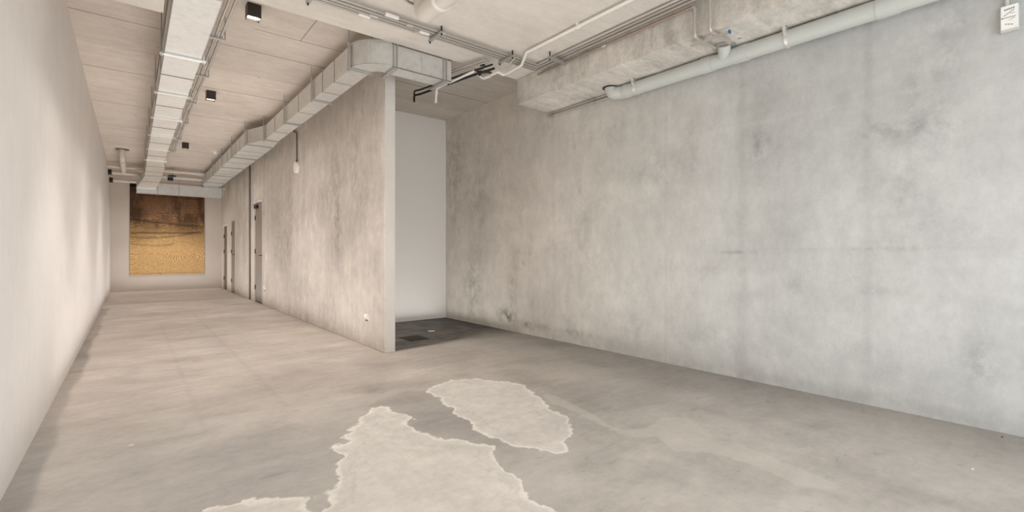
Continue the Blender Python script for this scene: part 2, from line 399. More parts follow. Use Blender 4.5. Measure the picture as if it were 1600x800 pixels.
# partition with three door openings
def p_tone(Y, Z):
    rnd = np.random.RandomState(8); t = Y*0
    for _ in range(90):
        t += G(Y,Z,rnd.uniform(4.9,14.4),rnd.uniform(.2,3.0),rnd.uniform(.04,.22),rnd.uniform(.15,.8),rnd.uniform(-.11,.04))
    t += G(Y,Z,6.4,1.5,.15,.5,-.2) + G(Y,Z,6.8,1.9,.4,.35,-.12) + G(Y,Z,9.6,1.4,.5,.7,-.12)
    t += np.where(Z < .10+.02*np.sin(Y*7), .07, 0)
    return t
D1 = (11.03, 11.90, 2.215); D2 = (14.50, 15.12, 1.965); D3 = (15.79, 16.62, 1.93)
YW = 14.45
def part_piece(name, y0, y1, z0, z1, mat='wall_part'): pass
bmw = bmesh.new()
# solid core behind a gridded skin, openings left free
for (a, b, c, d) in ((YP, D1[0], 0, ZC), (D1[0], D1[1], D1[2], ZC), (D1[1], YW, 0, ZC)):
    box(bmw, XP+.004, XP2, a, b, c, d)
me_core = [(XP+.003, XP2, a, b, c, d) for (a, b, c, d) in ((YP+.003, D1[0], 0, ZC), (D1[0], D1[1], D1[2], ZC), (D1[1], YW, 0, ZC))]
bmw.free()
gy = np.concatenate([np.linspace(YP, D1[0], 155)]); 
wp = grid('wall_partition', gy, Z0, lambda U, V: (U*0+XP, U, V), 'wall_part', dict(tone=p_tone), extra=me_core, flip=True)
struct(wp, 'mottled troweled concrete partition wall along the right of the corridor')
struct(grid('wall_partition', np.linspace(D1[1], YW, 60), Z0, lambda U, V: (U*0+XP, U, V), 'wall_part', dict(tone=p_tone), flip=True), 'dark concrete stretch of partition beyond the tall door')
struct(grid('wall_partition', np.linspace(D1[0], D1[1], 20), np.linspace(D1[2], ZC, 20), lambda U, V: (U*0+XP, U, V), 'wall_part', dict(tone=p_tone), flip=True), 'concrete above the tall taupe door')
bm = bmesh.new()
for (a, b, c, d) in ((YW, D2[0], 0, ZC), (D2[0], D2[1], D2[2], ZC), (D2[1], D3[0], 0, ZC), (D3[0], D3[1], D3[2], ZC), (D3[1], YB, 0, ZC)):
    box(bm, XP+.012, XP2, a, b, c, d)
struct(build('wall_partition', bm, 'back_wall'), 'white plastered end of the corridor wall around the two far doors')
struct(build('trim_1', B(XP-.004, XP2+.004, YP-.012, YP, 0, ZC, bev=.004), 'edge'), 'pale rendered end face of the partition wall')
struct(build('trim_2', B(XP-.03, XP, 12.33, 12.41, 0, 3.1, bev=.006), 'groove'), 'dark vertical joint strip beside the tall door')
struct(build('wall_alcove', B(XP2, XR, YA, YA+.2, 0, ZC), 'white_wall'), 'plain white wall at the back of the alcove')
struct(build('wall_back', B(XL-.1, XP2+.3, YB, YB+.2, 0, ZC), 'back_wall'), 'pale plaster wall at the far end of the corridor')
struct(build('wall_right', B(XP2+.9, XP2+1.0, YA+.2, YB, 0, ZC), 'back_wall'), 'back of the service rooms behind the partition')
# ceilings
struct(build('ceiling', B(XL, XP+.01, YS, YB, ZC, ZC+.2), 'ceil'), 'board-marked concrete ceiling over the corridor')
struct(build('ceiling', B(XP+.01, XR, YS, YB, ZC, ZC+.2), 'ceil_alc'), 'board-marked concrete ceiling over the alcove')
struct(build('ceiling', B(XL, XR, YF, YS, ZS, ZC+.2), 'slab'), 'smooth lower concrete ceiling slab near the camera')
def rough_box(x0,x1,y0,y1,z0,z1, seed, amp=.006):
    bm = bmesh.new(); box(bm, x0,x1,y0,y1,z0,z1)
    bmesh.ops.subdivide_edges(bm, edges=bm.edges[:], cuts=40, use_grid_fill=True)
    from mathutils import noise
    for v in bm.verts:
        if v.co.z > z1-.01: continue
        v.co += noise.noise_vector(Vector((v.co.x*9+seed, v.co.y*5, v.co.z*9)))*amp
    return bm
bm = rough_box(3.578, XR-.012, YF, YS-.006, ZB, ZS-.006, 3); struct(build('trim_3', bm, 'beam', smooth=True), 'rough concrete downstand beam along the top of the right wall')
bm = rough_box(XL+.01, .185, YF, YS-.006, ZB+.012, ZS-.006, 9, .003); struct(build('trim_4', bm, 'slab', smooth=True), 'smooth concrete downstand at the top of the left wall')
# shopfront behind the camera
fr = bmesh.new()
for x0, x1, z0, z1 in ((XL, XR, 0, .08), (XL, XR, ZS-.08, ZS), (XL, XL+.06, 0, ZS), (XR-.06, XR, 0, ZS), (1.0, 1.05, 0, ZS), (2.55, 2.6, 0, ZS)):
    box(fr, x0, x1, YF-.03, YF+.03, z0, z1)
w1 = struct(build('window_1', fr, 'darkbox'), 'glazed shopfront behind the viewer')
build('glass_pane', B(XL+.06, XR-.06, YF-.004, YF+.004, .08, ZS-.08), 'glass', w1)

# ------------------------------------------------------------------ doors
def door(name, d, face, leaf_x, label, leafmat, closer=False, handle=True, fw=.03):
    y0, y1, z1 = d; e = thing(name, label, 'door', (face, (y0+y1)/2, 0)); e['kind'] = 'structure'
    bm = bmesh.new(); box(bm, face-.012, XP2, y0, y0+fw, 0, z1); box(bm, face-.012, XP2, y1-fw, y1, 0, z1); box(bm, face-.012, XP2, y0+fw, y1-fw, z1-fw, z1)
    build('door_frame', bm, 'frame', e)
    build('door_leaf', B(leaf_x, leaf_x+.04, y0+fw+.003, y1-fw-.003, .012, z1-fw-.004, bev=.002), leafmat, e)
    if closer:
        c = build('door_closer', B(leaf_x-.05, leaf_x, y1-.36, y1-.10, z1-.15, z1-.08, bev=.006), 'black', e)
        bm = bmesh.new(); box(bm, leaf_x-.065, leaf_x-.05, y1-.30, y1-.05, z1-.075, z1-.065); build('closer_arm', bm, 'black', c)
    if handle:
        bm = bmesh.new(); box(bm, leaf_x-.01, leaf_x, y0+.06, y0+.10, .86, 1.13, bev=.003)
        h = build('handle_plate', bm, 'darkbox', e)
        bm = bmesh.new(); tube(bm, [(leaf_x-.008, y0+.08, 1.03), (leaf_x-.055, y0+.08, 1.03), (leaf_x-.055, y0+.21, 1.03)], .010, 10, .015)
        build('lever_handle', bm, 'darkbox', h, True)
    for z in (.32, 1.12, z1-.35):
        bm = bmesh.new(); cyl(bm, (leaf_x-.008, y1-fw-.006, z-.05), (leaf_x-.008, y1-fw-.006, z+.05), .011, 12); build('hinge', bm, 'darkbox', e, True)
    return e
door('door_1', D1, XP, XP+.012, 'tall taupe door with black closer and lever handle', 'door', True)
door('door_2', D2, XP+.012, XP+.016, 'short taupe door at the end of the concrete partition', 'door', False, True, .012)
door('door_3', D3, XP+.012, XP+.03, 'farthest dark door in a pale frame beside the back wall', 'dark_void', False, False, .06)  # flat leaf stands in for the opening, its shade put into the colour

# ------------------------------------------------------------------ wall art
struct_art = build('wall_mural', B(-.03, 1.735, YB-.025, YB-.002, .452, 2.93, bev=.002), 'art')
tag(struct_art, 'large brown and gold rippled wood-pattern mural on the far back wall', 'mural')
s = build('trim_5', B(-.03, 1.735, YB-.03, YB-.001, 2.94, 3.06), 'void'); struct(s, 'black slot above the mural')  # flat black strip on the wall face

# ------------------------------------------------------------------ ducts
def loft(bm, secs, cap=True):
    """secs: list of 4-point rectangles"""
    R = [[bm.verts.new(p) for p in s] for s in secs]
    for a, b in zip(R, R[1:]):
        for k in range(4): bm.faces.new((a[k], a[(k+1)%4], b[(k+1)%4], b[k]))
    if cap: bm.faces.new(R[0][::-1]); bm.faces.new(R[-1])
def ysec(y, x0, x1, z0, z1): return [(x0,y,z0),(x1,y,z0),(x1,y,z1),(x0,y,z1)]
M['seam'] = plain('dark_seam', L(120,116,110), .5, .3)
def flange_y(bm, y, x0, x1, z0, z1, t=.012, w=.02):
    box(bm, x0-t, x1+t, y-w/2, y+w/2, z0-t, z0); box(bm, x0-t, x1+t, y-w/2, y+w/2, z1, z1+t*.5)
    box(bm, x0-t, x0, y-w/2, y+w/2, z0, z1); box(bm, x1, x1+t, y-w/2, y+w/2, z0, z1)
# left duct
ld = thing('air_duct', 'straight galvanised air duct along the left of the corridor ceiling', 'duct', (.375, 8, 2.92))
bm = bmesh.new()
secs = [ysec(4.0,.236,.513,2.92,3.15), ysec(11.9,.236,.513,2.92,3.15), ysec(12.6,.25,.565,2.92,3.15), ysec(14.4,.24,.575,2.90,3.13), ysec(15.475,.105,.51,2.76,2.90)]
loft(bm, secs); build('duct_body', bm, 'duct', ld)
def lsec(y):
    for a, b in zip(secs, secs[1:]):
        if a[0][1] <= y <= b[0][1]:
            t = (y-a[0][1])/(b[0][1]-a[0][1]); lerp = lambda p, q: p*(1-t)+q*t
            return lerp(a[0][0], b[0][0]), lerp(a[1][0], b[1][0]), lerp(a[0][2], b[0][2]), lerp(a[2][2], b[2][2])
    return .236, .513, 2.92, 3.15
for y in (6.0, 7.3, 8.6, 9.85, 11.2, 12.6, 13.4, 14.1, 14.8):
    bm = bmesh.new(); x0, x1, z0, z1 = lsec(y); flange_y(bm, y, x0, x1, z0, z1, .005, .008); build('joint_flange', bm, 'seam', ld)
bm = bmesh.new(); box(bm, .098, .514, 15.462, 15.478, 2.742, 2.76); build('joint_flange', bm, 'shiny', ld)
bm = bmesh.new(); box(bm, .229, .236, 4.0, 12, 2.913, 2.932); box(bm, .229, .236, 4.0, 12, 3.14, 3.15); build('seam', bm, 'seam', ld)
def hanger(y, x0, x1, z0, z1, zc, label, group, rod=True, first=[None]):
    h = thing('duct_hanger', label, 'bracket', ((x0+x1)/2, y, z0-.02), group)
    bm = bmesh.new(); box(bm, x0-.035, x1+.04, y-.016, y+.016, z0-.018, z0-.002); build('strut_channel', bm, 'shiny' if y < 12 and x0 < 1 else 'strut', h)
    for x in (x0-.022, x1+.022):
        bm = bmesh.new(); box(bm, x-.006, x-.003, y-.020, y+.020, z0-.002, z1+.015); box(bm, x-.003, x+.006, y-.020, y-.012, z0-.002, z1+.015); box(bm, x-.003, x+.006, y+.012, y+.020, z0-.002, z1+.015)
        build('side_strap', bm, 'strut', h)
        if rod:
            bm = bmesh.new(); cyl(bm, (x, y, z1), (x, y, zc), .0045, 8); build('threaded_rod', bm, 'strut', h, True)
        bm = bmesh.new(); cyl(bm, (x, y, z0-.034), (x, y, z0-.024), .011, 6); build('nut', bm, 'strut', h)
ords = ['nearest', 'second nearest', 'third nearest', 'fourth nearest', 'fifth nearest', 'sixth nearest', 'seventh nearest', 'eighth nearest']
for i, y in enumerate((5.34, 6.68, 7.97, 9.2, 10.47, 11.75)):
    hanger(y, .236, .513, 2.92, 3.15, ZC, 'strap hanger under the straight left duct, %s to the camera' % ords[i], 'hangers of the left duct')
# cross duct at the back
cd = thing('air_duct', 'short galvanised duct crossing in front of the mural top', 'duct', (1.06, 15.6, 2.63))
build('duct_body', B(.105, 2.03, 15.48, 15.74, 2.632, 2.88), 'duct', cd)
for x in (.13, .54, .80, 1.0, 1.32, 1.58, 1.78, 2.0):
    thick = x in (.54, 1.0, 2.0); t = .014 if thick else .006; w = .012 if thick else .007
    bm = bmesh.new(); box(bm, x-w, x+w, 15.48-t, 15.48, 2.625, 2.885); box(bm, x-w, x+w, 15.48-t, 15.75, 2.632-t, 2.632)
    build('joint_flange', bm, 'strut' if thick else 'duct', cd)
for x in (.54, 1.0, 2.0):
    bm = bmesh.new(); cyl(bm, (x, 15.47, 2.88), (x, 15.47, ZC), .006, 8); build('threaded_rod', bm, 'strut', cd, True)
# right duct
rd = thing('air_duct', 'galvanised duct with rounded elbow running above the partition wall', 'duct', (1.8, 8, 2.93))
zb, zt = 2.93, 3.165
bm = bmesh.new()
S_ = []
for x in (2.68, 2.02): S_.append([(x, 4.365, zb), (x, 4.575, zb), (x, 4.575, zt), (x, 4.365, zt)])
cx, cy, ro, ri = 2.0, 4.665, .30, .10
for k in range(0, 13):
    a = -PI/2 - k*(PI/2)/12
    o_ = (cx+ro*math.cos(a), cy+ro*math.sin(a)); i_ = (cx+ri*math.cos(a), cy+ri*math.sin(a))
    S_.append([(*o_, zb), (*i_, zb), (*i_, zt), (*o_, zt)])
for y, x0, x1 in ((8.5, 1.70, 1.895), (9.05, 1.52, 1.935), (15.74, 1.52, 1.945)): S_.append([(x0, y, zb), (x1, y, zb), (x1, y, zt), (x0, y, zt)])
loft(bm, S_); build('duct_body', bm, 'duct', rd)
bm = bmesh.new()      # rolled lips of the elbow
for zz in (zb, zt):
    bm = bmesh.new(); tube(bm, [(cx+(ro+.003)*math.cos(-PI/2-k*PI/36), cy+(ro+.003)*math.sin(-PI/2-k*PI/36), zz) for k in range(19)], .006, 8)
    build('elbow_lip', bm, 'strut', rd, True)
bm = bmesh.new(); box(bm, 1.56, 1.90, 15.50, 15.72, 2.885, 2.93); build('drop_collar', bm, 'duct', rd)
bm = bmesh.new(); box(bm, 2.0, 2.68, 4.358, 4.366, zt-.014, zt+.004); box(bm, 2.0, 2.68, 4.358, 4.366, zb-.004, zb+.004); build('seam', bm, 'seam', rd)
for y in (5.15, 5.55, 6.55, 7.85, 9.7, 10.1, 11.1, 12.4, 12.8, 13.9, 14.6):
    a, b = (1.70, 1.895) if y < 8.6 else (1.52, 1.94)
    bm = bmesh.new(); flange_y(bm, y, a, b, zb, zt, .003, .006); build('joint_flange', bm, 'seam', rd)
bm = bmesh.new(); box(bm, 2.322, 2.330, 4.359, 4.581, zb-.004, zt+.003); build('joint_flange', bm, 'duct', rd)
for i, y in enumerate((4.66, 5.9, 7.2)):
    hanger(y, 1.70, 1.895, zb, zt, ZC, 'metal strap hanger on the narrow part of the right duct, %s to the elbow' % ['nearest', 'second', 'third'][i], 'hangers of the right duct')
for i, y in enumerate((8.5, 9.06, 10.45, 11.78, 13.2, 14.6)):
    hanger(y, 1.695 if i == 0 else 1.52, 1.90 if i == 0 else 1.94, zb, zt, ZC, 'strap hanger on the far right duct, %s counting from the jog' % ['first', 'second', 'third', 'fourth', 'fifth', 'farthest'][i], 'hangers of the right duct')
def hanger_x(x, lab):
    h = thing('duct_hanger', lab, 'bracket', (x, 4.47, zb-.02), 'hangers of the right duct')
    bm = bmesh.new(); box(bm, x-.02, x+.02, 4.36, 4.66, zb-.026, zb-.004); build('strut_channel', bm, 'strut', h)
    for dx in (-.018, .018):
        bm = bmesh.new(); box(bm, x+dx-.006, x+dx+.006, 4.353, 4.362, zb-.002, zt+.03); build('side_strap', bm, 'strut', h)
    bm = bmesh.new(); cyl(bm, (x, 4.375, zt+.01), (x, 4.375, ZC), .005, 8); build('threaded_rod', bm, 'strut', h, True)
    bm = bmesh.new(); cyl(bm, (x, 4.61, zb-.04), (x, 4.61, zb-.026), .013, 6); build('nut', bm, 'strut', h); bm = bmesh.new(); cyl(bm, (x, 4.375, zt+.03), (x, 4.375, zt+.05), .014, 6); build('nut', bm, 'strut', h)
hanger_x(2.035, 'metal strap hanger where the rounded elbow meets the cross piece'); hanger_x(2.60, 'metal strap hanger at the open right end of the elbow duct')
# ------------------------------------------------------------------ pipes and conduits
def pipe(name, label, cat, pts, r, mat, bend=0, group=None, n=16):
    bm = bmesh.new(); tube(bm, pts, r, n, bend); o = build(name, bm, mat, None, True); return tag(o, label, cat, group)
zc = 3.125
for i, (x, lab) in enumerate(((.572, 'nearest the left duct'), (.615, 'middle of the three'), (.658, 'farthest from the left duct'))):
    e = thing('steel_conduit', 'thin steel conduit running down the corridor beside the left duct, %s' % lab, 'conduit', (x, 8, zc), 'conduits beside the left duct')
    bm = bmesh.new(); tube(bm, [(x, 3.93-.045*(2-i)-.02, zc), (x, 12.0-.1*i, zc)], .0125, 12); build('conduit_tube', bm, 'conduit', e, True)
    for y in (6.9+i*.3, 9.9): bm = bmesh.new(); cyl(bm, (x, y, zc), (x, y+.07, zc), .0155, 12); build('coupling', bm, 'galv', e, True)
for i, y in enumerate((5.17, 6.38, 7.61, 8.88, 10.2, 11.5)):
    e = thing('conduit_clip', 'small cross strut holding the three left conduits, %s to the camera' % ords[i], 'bracket', (.61, y, 3.10), 'clips of the left conduits')
    build('strut', B(.555, .69, y-.012, y+.012, 3.092, 3.110), 'strut', e)
    bm = bmesh.new(); cyl(bm, (.69, y, 3.1), (.69, y, ZC), .005, 8); build('threaded_rod', bm, 'strut', e, True)
ys = (3.935, 3.895, 3.85, 3.80)
labs = ('farthest from the camera', 'second farthest', 'second closest', 'closest to the camera')
for i, y in enumerate(ys):
    e = thing('steel_conduit', 'thin steel conduit crossing the front ceiling slab, %s' % labs[i], 'conduit', (2, y, zc), 'conduits crossing the front slab')
    bm = bmesh.new(); tube(bm, [(.66, y, zc), (3.50-.02*i, y, zc)], .0125 if i != 3 else .010, 12); build('conduit_tube', bm, 'conduit', e, True)
    for x, w, mt in (((1.50, .10, 'pvc_white'), (2.02, .09, 'galv')) if i == 0 else ((1.58, .07, 'galv'), (2.05, .1, 'pvc_white')) if i == 1 else ((1.68, .12, 'pvc_white'), (2.2, .06, 'galv')) if i == 3 else ((1.9, .06, 'galv'),)):
        bm = bmesh.new(); cyl(bm, (x, y, zc), (x+w, y, zc), .017, 14); build('coupling', bm, mt, e, True)
for x, lab in ((2.20, 'black strut bracket across the front conduits, near the thick pale pipe'), (1.1, 'strut bracket across the front conduits at the top edge of the view'), (3.03, 'strut bracket across the front conduits beside the white bent pipe')):
    e = thing('conduit_bracket', lab, 'bracket', (x, 3.87, 3.10), 'brackets of the front conduits')
    build('strut', B(x-.016, x+.016, 3.74, 3.975, 3.09, 3.108), 'strut', e)
    for yy in (3.75, 3.965): bm = bmesh.new(); cyl(bm, (x, yy, 3.075), (x, yy, ZS), .008, 8); build('bolt', bm, 'darkbox', e, True)
# pipes along the rough beam
e = thing('copper_pipe', 'copper coloured pipe along the beam turning down its face', 'pipe', (3.53, 3, 3.09))
bm = bmesh.new(); tube(bm, [(3.54, 3.93, 3.085), (3.54, 2.06, 3.085)], .0125, 12, .03); build('pipe_run', bm, 'copper', e, True)
bm = bmesh.new(); tube(bm, [(3.54, 2.07, 3.085), (3.54, 2.04, 3.085), (3.54, 2.04, 2.835), (3.86, 2.04, 2.835)], .0125, 12, .03); build('drop_run', bm, 'galv', e, True)
for p, q in (((3.54, 2.04, 2.93), (3.54, 2.04, 2.87)), ((3.54, 3.0, 3.085), (3.54, 2.95, 3.085)), ((3.54,2.04,3.065),(3.54,2.04,3.03))):
    bm = bmesh.new(); cyl(bm, p, q, .017, 14); build('coupling', bm, 'galv', e, True)
e = thing('steel_pipe', 'steel pipe turning down the beam face right of the copper pipe', 'pipe', (3.53, 1.5, 3.1))
bm = bmesh.new(); tube(bm, [(3.535, -.4, 3.12), (3.535, 1.7, 3.12), (3.535, 1.91, 3.10), (3.535, 1.91, 2.835), (3.86, 1.91, 2.835)], .0125, 12, .03); build('pipe_run', bm, 'galv', e, True)
bm = bmesh.new(); cyl(bm, (3.535, 1.91, 2.93), (3.535, 1.91, 2.87), .017, 14); build('coupling', bm, 'galv', e, True)
for i, (x, z, mt, lab) in enumerate(((3.515, 3.125, 'conduit', 'long steel pipe tight against the top of the rough beam'), (3.475, 3.135, 'conduit', 'long steel pipe second from the rough beam'), (3.435, 3.138, 'galv', 'outermost long steel pipe beside the rough beam'))):
    pipe('steel_pipe', lab, 'pipe', [(x, 3.95-.03*i, z), (x, -.6, z)], .012, mt, 0, 'pipes along the rough beam')
for y, nm in ((3.53, 'far'), (1.35, 'near')):
    e = thing('pipe_bracket', 'short strut bracket under the beam pipes, %s one' % nm, 'bracket', (3.45, y, 3.10), 'brackets of the beam pipes')
    build('strut', B(3.33, 3.575, y-.018, y+.018, 3.082, 3.105), 'strut', e)
    bm = bmesh.new(); cyl(bm, (3.345, y, 3.07), (3.345, y, ZS), .008, 8); build('bolt', bm, 'darkbox', e, True)
e = thing('strut_rail', 'short strut rail under the beam carrying two turned-down pipes', 'bracket', (3.6, 1.93, 2.80))
build('rail', B(3.608, 3.632, 1.80, 2.12, 2.803, 2.822), 'galv', e)
build('end_cap', B(3.606, 3.634, 1.79, 1.80, 2.801, 2.824), 'blue', e)
for yy in (2.04, 1.91):
    bm = bmesh.new(); ring(bm, (3.62, yy, 2.835), (1,0,0), .0125, .02, .03, 16); build('pipe_clamp', bm, 'galv', e, True)
# big grey drain pipe
e = thing('drain_pipe', 'large grey plastic drain pipe under the beam along the right wall', 'pipe', (4.03, 1.5, 2.78))
R_ = .066; px_, pz_ = 4.035, 2.785
bm = bmesh.new(); tube(bm, [(px_, -2.4, pz_), (px_, 3.14, pz_), (px_-.04, 3.25, pz_+.005), (px_-.05, 3.27, ZB+.02)], R_, 32, .10); build('pipe_run', bm, 'pvc_grey', e, True)
bm = bmesh.new(); tube(bm, [(px_, 2.06, pz_), (px_-.05, 2.02, pz_+.03), (px_-.10, 2.0, ZB+.01)], .052, 28, .04); build('branch_pipe', bm, 'pvc_grey', e, True)
for y, w in ((2.20, .10), (1.90, .12), (3.08, .06), (.9, .12)):
    bm = bmesh.new(); ring(bm, (px_, y, pz_), (0,1,0), R_-.004, R_+.005, w, 32); build('socket', bm, 'pvc_grey', e, True)
bm = bmesh.new(); ring(bm, (px_-.10, 2.0, ZB-.006), (0,0,1), .05, .092, .012, 28); build('branch_flange', bm, 'strut', e, True)
bm = bmesh.new(); ring(bm, (px_-.055, 3.27, ZB-.006), (0,0,1), .06, .078, .012, 28); build('end_flange', bm, 'black', e, True)
bm = bmesh.new()
v = [bm.verts.new(p) for p in ((3.90,3.29,ZB-.002),(3.955,3.25,ZB-.002),(3.965,3.31,ZB-.002),(3.95,3.27,ZB-.035))]
for f in ((0,1,2),(0,3,1),(1,3,2),(2,3,0)): bm.faces.new([v[k] for k in f])
build('collar_tab', bm, 'blue', e)
for y in (2.96, 1.53, .2):
    bm = bmesh.new(); ring(bm, (px_, y, pz_), (0,1,0), R_, R_+.009, .022, 32); box(bm, px_-R_-.022, px_-R_, y-.012, y+.012, pz_+.02, pz_+.075); box(bm, px_-R_-.03, px_-R_+.02, y-.012, y+.012, pz_+.066, pz_+.078)
    build('pipe_clamp', bm, 'shiny', e)
for i, (x, z) in enumerate(((4.108, 2.845), (4.108, 2.81))):
    e = thing('thin_wall_pipe', 'thin steel pipe in the corner of beam and right wall, %s of the pair' % ['upper', 'lower'][i], 'pipe', (x, 3.5, z), 'thin pipes at the wall corner')
    bm = bmesh.new(); tube(bm, [(x, -2, z), (x, 4.36, z)], .010, 12); build('pipe_run', bm, 'galv', e, True)
    for y in (3.6, 4.28): bm = bmesh.new(); ring(bm, (x, y, z), (0,1,0), .010, .017, .02, 16); build('clip', bm, 'strut', e, True)
# pale thick pipe on the front ceiling slab
e = thing('soil_pipe', 'thick cream pipe elbowing up into the front ceiling slab', 'pipe', (1.86, 2.5, 3.0))
bm = bmesh.new(); tube(bm, [(1.86, .2, 3.045), (1.86, 3.46, 3.045), (1.86, 3.46, ZS+.02)], .078, 32, .085); build('pipe_run', bm, 'pvc_cream', e, True)
bm = bmesh.new(); ring(bm, (1.86, 3.18, 3.045), (0,1,0), .075, .085, .03, 32); build('socket', bm, 'pvc_white', e, True)
bm = bmesh.new(); ring(bm, (1.80, 3.46, ZS-.004), (0,0,1), .085, .105, .008, 32); ring(bm, (1.80, 3.46, ZS-.010), (0,0,1), .085, .092, .016, 32); build('ceiling_ring', bm, 'strut', e, True)
# white bent conduit
e = thing('white_conduit', 'thin white plastic pipe with a double bend on the front ceiling slab', 'pipe', (3.13, 3.0, 3.12))
r = .0145
bm = bmesh.new(); tube(bm, [(3.13, -.5, 3.128), (3.125, 3.64, 3.128), (3.225, 3.84, 3.085), (3.255, 4.19, 3.085), (3.14, 4.14, 3.085), (3.135, 4.24, 3.085)], r, 14, .03); build('pipe_run', bm, 'pvc_white', e, True)
bm = bmesh.new(); ring(bm, (3.128, 2.93, 3.128), (0,1,0), r, .021, .03, 16); box(bm, 3.10, 3.156, 2.92, 2.94, 3.142, ZS); build('clip', bm, 'pvc_white', e)
bm = bmesh.new(); cyl(bm, (3.135, 4.19, 3.085), (3.135, 4.25, 3.085), .018, 14); build('end_socket', bm, 'pvc_white', e, True)
e = thing('white_elbow', 'short white plastic elbow at the end of the black pipes', 'pipe', (3.12, 4.35, 3.0))
bm = bmesh.new(); tube(bm, [(3.155, 4.30, 3.09), (3.135, 4.41, 3.09), (3.055, 4.41, 3.12)], .018, 14, .02); build('elbow', bm, 'pvc_white', e, True)
e = thing('drop_pipe', 'white plastic pipe that turns straight down below the alcove ceiling', 'pipe', (2.75, 4.6, 3.0))
bm = bmesh.new(); tube(bm, [(2.86, 4.20, 3.04), (2.76, 4.82, 3.0), (2.75, 4.82, 2.832)], .0135, 14, .03); build('pipe_run', bm, 'pvc_white', e, True)
bm = bmesh.new(); cyl(bm, (2.758, 4.82, 2.93), (2.758, 4.82, 2.97), .017, 14); build('socket', bm, 'pvc_white', e, True)
bm = bmesh.new(); ring(bm, (2.79, 4.60, 3.013), (0,1,0), .0135, .021, .02, 14); build('clip', bm, 'black', e, True)
# black insulated pipes toward the alcove
for i, (dx, dz, r, mt, ln) in enumerate(((-.03, 0, .013, 'black', 5.2), (-.055, .035, .010, 'black', 5.15), (-.10, .06, .010, 'conduit', 4.9), (-.135, .07, .010, 'conduit', 4.9))):
    lab = ('lower black insulated pipe slanting toward the alcove', 'upper black insulated pipe slanting toward the alcove', 'grey pipe above the black insulated pipes', 'outermost grey pipe above the black insulated pipes')[i]
    pts = [(3.03+dx, 4.02, 3.05+dz), (2.93+dx, 4.30, 3.03+dz), (2.74+dx, ln-.06, 3.005+dz)]
    if i < 2: pts += [(2.70+dx, ln, 3.0+dz), (2.70+dx, ln, 2.92+dz)]
    pipe('insulated_pipe' if i < 2 else 'steel_pipe', lab, 'pipe', pts, r, mt, .025, 'pipes slanting into the alcove', 12)
e = thing('valve_cluster', 'small grey valve cluster hanging where the pipes reach the slab edge', 'valve', (3.02, 4.2, 3.05))
bm = bmesh.new(); box(bm, 2.97, 3.03, 4.20, 4.27, 3.06, 3.10, bev=.008); cyl(bm, (3.0, 4.235, 3.02), (3.0, 4.235, 3.14), .015, 12); build('valve_body', bm, 'galv', e)
bm = bmesh.new(); cyl(bm, (2.93, 4.25, 3.07), (3.08, 4.18, 3.07), .010, 10); cyl(bm, (2.99, 4.29, 3.05), (3.06, 4.10, 3.09), .010, 10); build('stub_pipe', bm, 'darkbox', e, True)
bm = bmesh.new(); cyl(bm, (3.0, 4.235, 3.145), (3.0, 4.235, 3.152), .028, 16); build('hand_wheel', bm, 'black', e, True)
bm = bmesh.new(); tube(bm, [(3.06, 3.76, 3.085), (3.13, 4.02, 3.07)], .008, 10); build('bracket_rod', bm, 'shiny', e, True)
# back pipes
for i, (y, z, lab) in enumerate(((15.1, 3.20, 'top pale pipe crossing below the far ceiling'), (15.4, 3.09, 'middle pale pipe crossing below the far ceiling'), (16.3, 3.00, 'lowest pale pipe crossing above the mural'))):
    e = thing('cross_pipe', lab, 'pipe', (.8, y, z), 'pale pipes crossing the far end')
    bm = bmesh.new(); tube(bm, [(XL, y, z), (1.505 if i < 2 else XP+.01, y, z)], .048 if i else .04, 24); build('pipe_run', bm, 'pvc_cream', e, True)
    if i: bm = bmesh.new(); cyl(bm, (XL, y, z), (XL+.075, y, z), .066, 24); build('wall_collar', bm, 'black', e, True)
    for x in (.95, 1.42): bm = bmesh.new(); ring(bm, (x, y, z), (1,0,0), .045, .058, .04, 24); build('socket', bm, 'pvc_cream', e, True)
e = thing('pendant_pipe', 'pale pipe dropping from a ceiling flange at the far left', 'pipe', (-.15, 13.2, 3.1))
bm = bmesh.new(); tube(bm, [(-.15, 13.2, ZC), (-.15, 13.25, 3.13), (-.145, 15.34, 3.10)], .05, 20, .09); build('pipe_run', bm, 'pvc_cream', e, True)
bm = bmesh.new(); cyl(bm, (-.15, 13.2, ZC-.015), (-.15, 13.2, ZC), .12, 24); build('ceiling_flange', bm, 'groove', e, True)
bm = bmesh.new(); cyl(bm, (-.15, 13.55, 3.07), (-.15, 13.55, 3.066), .018, 12); build('plug', bm, 'black', e, True)
e = thing('junction_box', 'small black box among the far pipes right of the left duct', 'box', (.80, 15.3, 3.1))
build('box_body', B(.74, .86, 15.24, 15.34, 2.98, 3.06, bev=.005), 'black', e); bm = bmesh.new(); cyl(bm, (.85, 15.28, 3.05), (.85, 15.28, ZC), .008, 8); build('mounting_rod', bm, 'strut', e, True); build('box_lid', B(.76, .92, 15.22, 15.30, 3.09, 3.12, bev=.003), 'black', e)

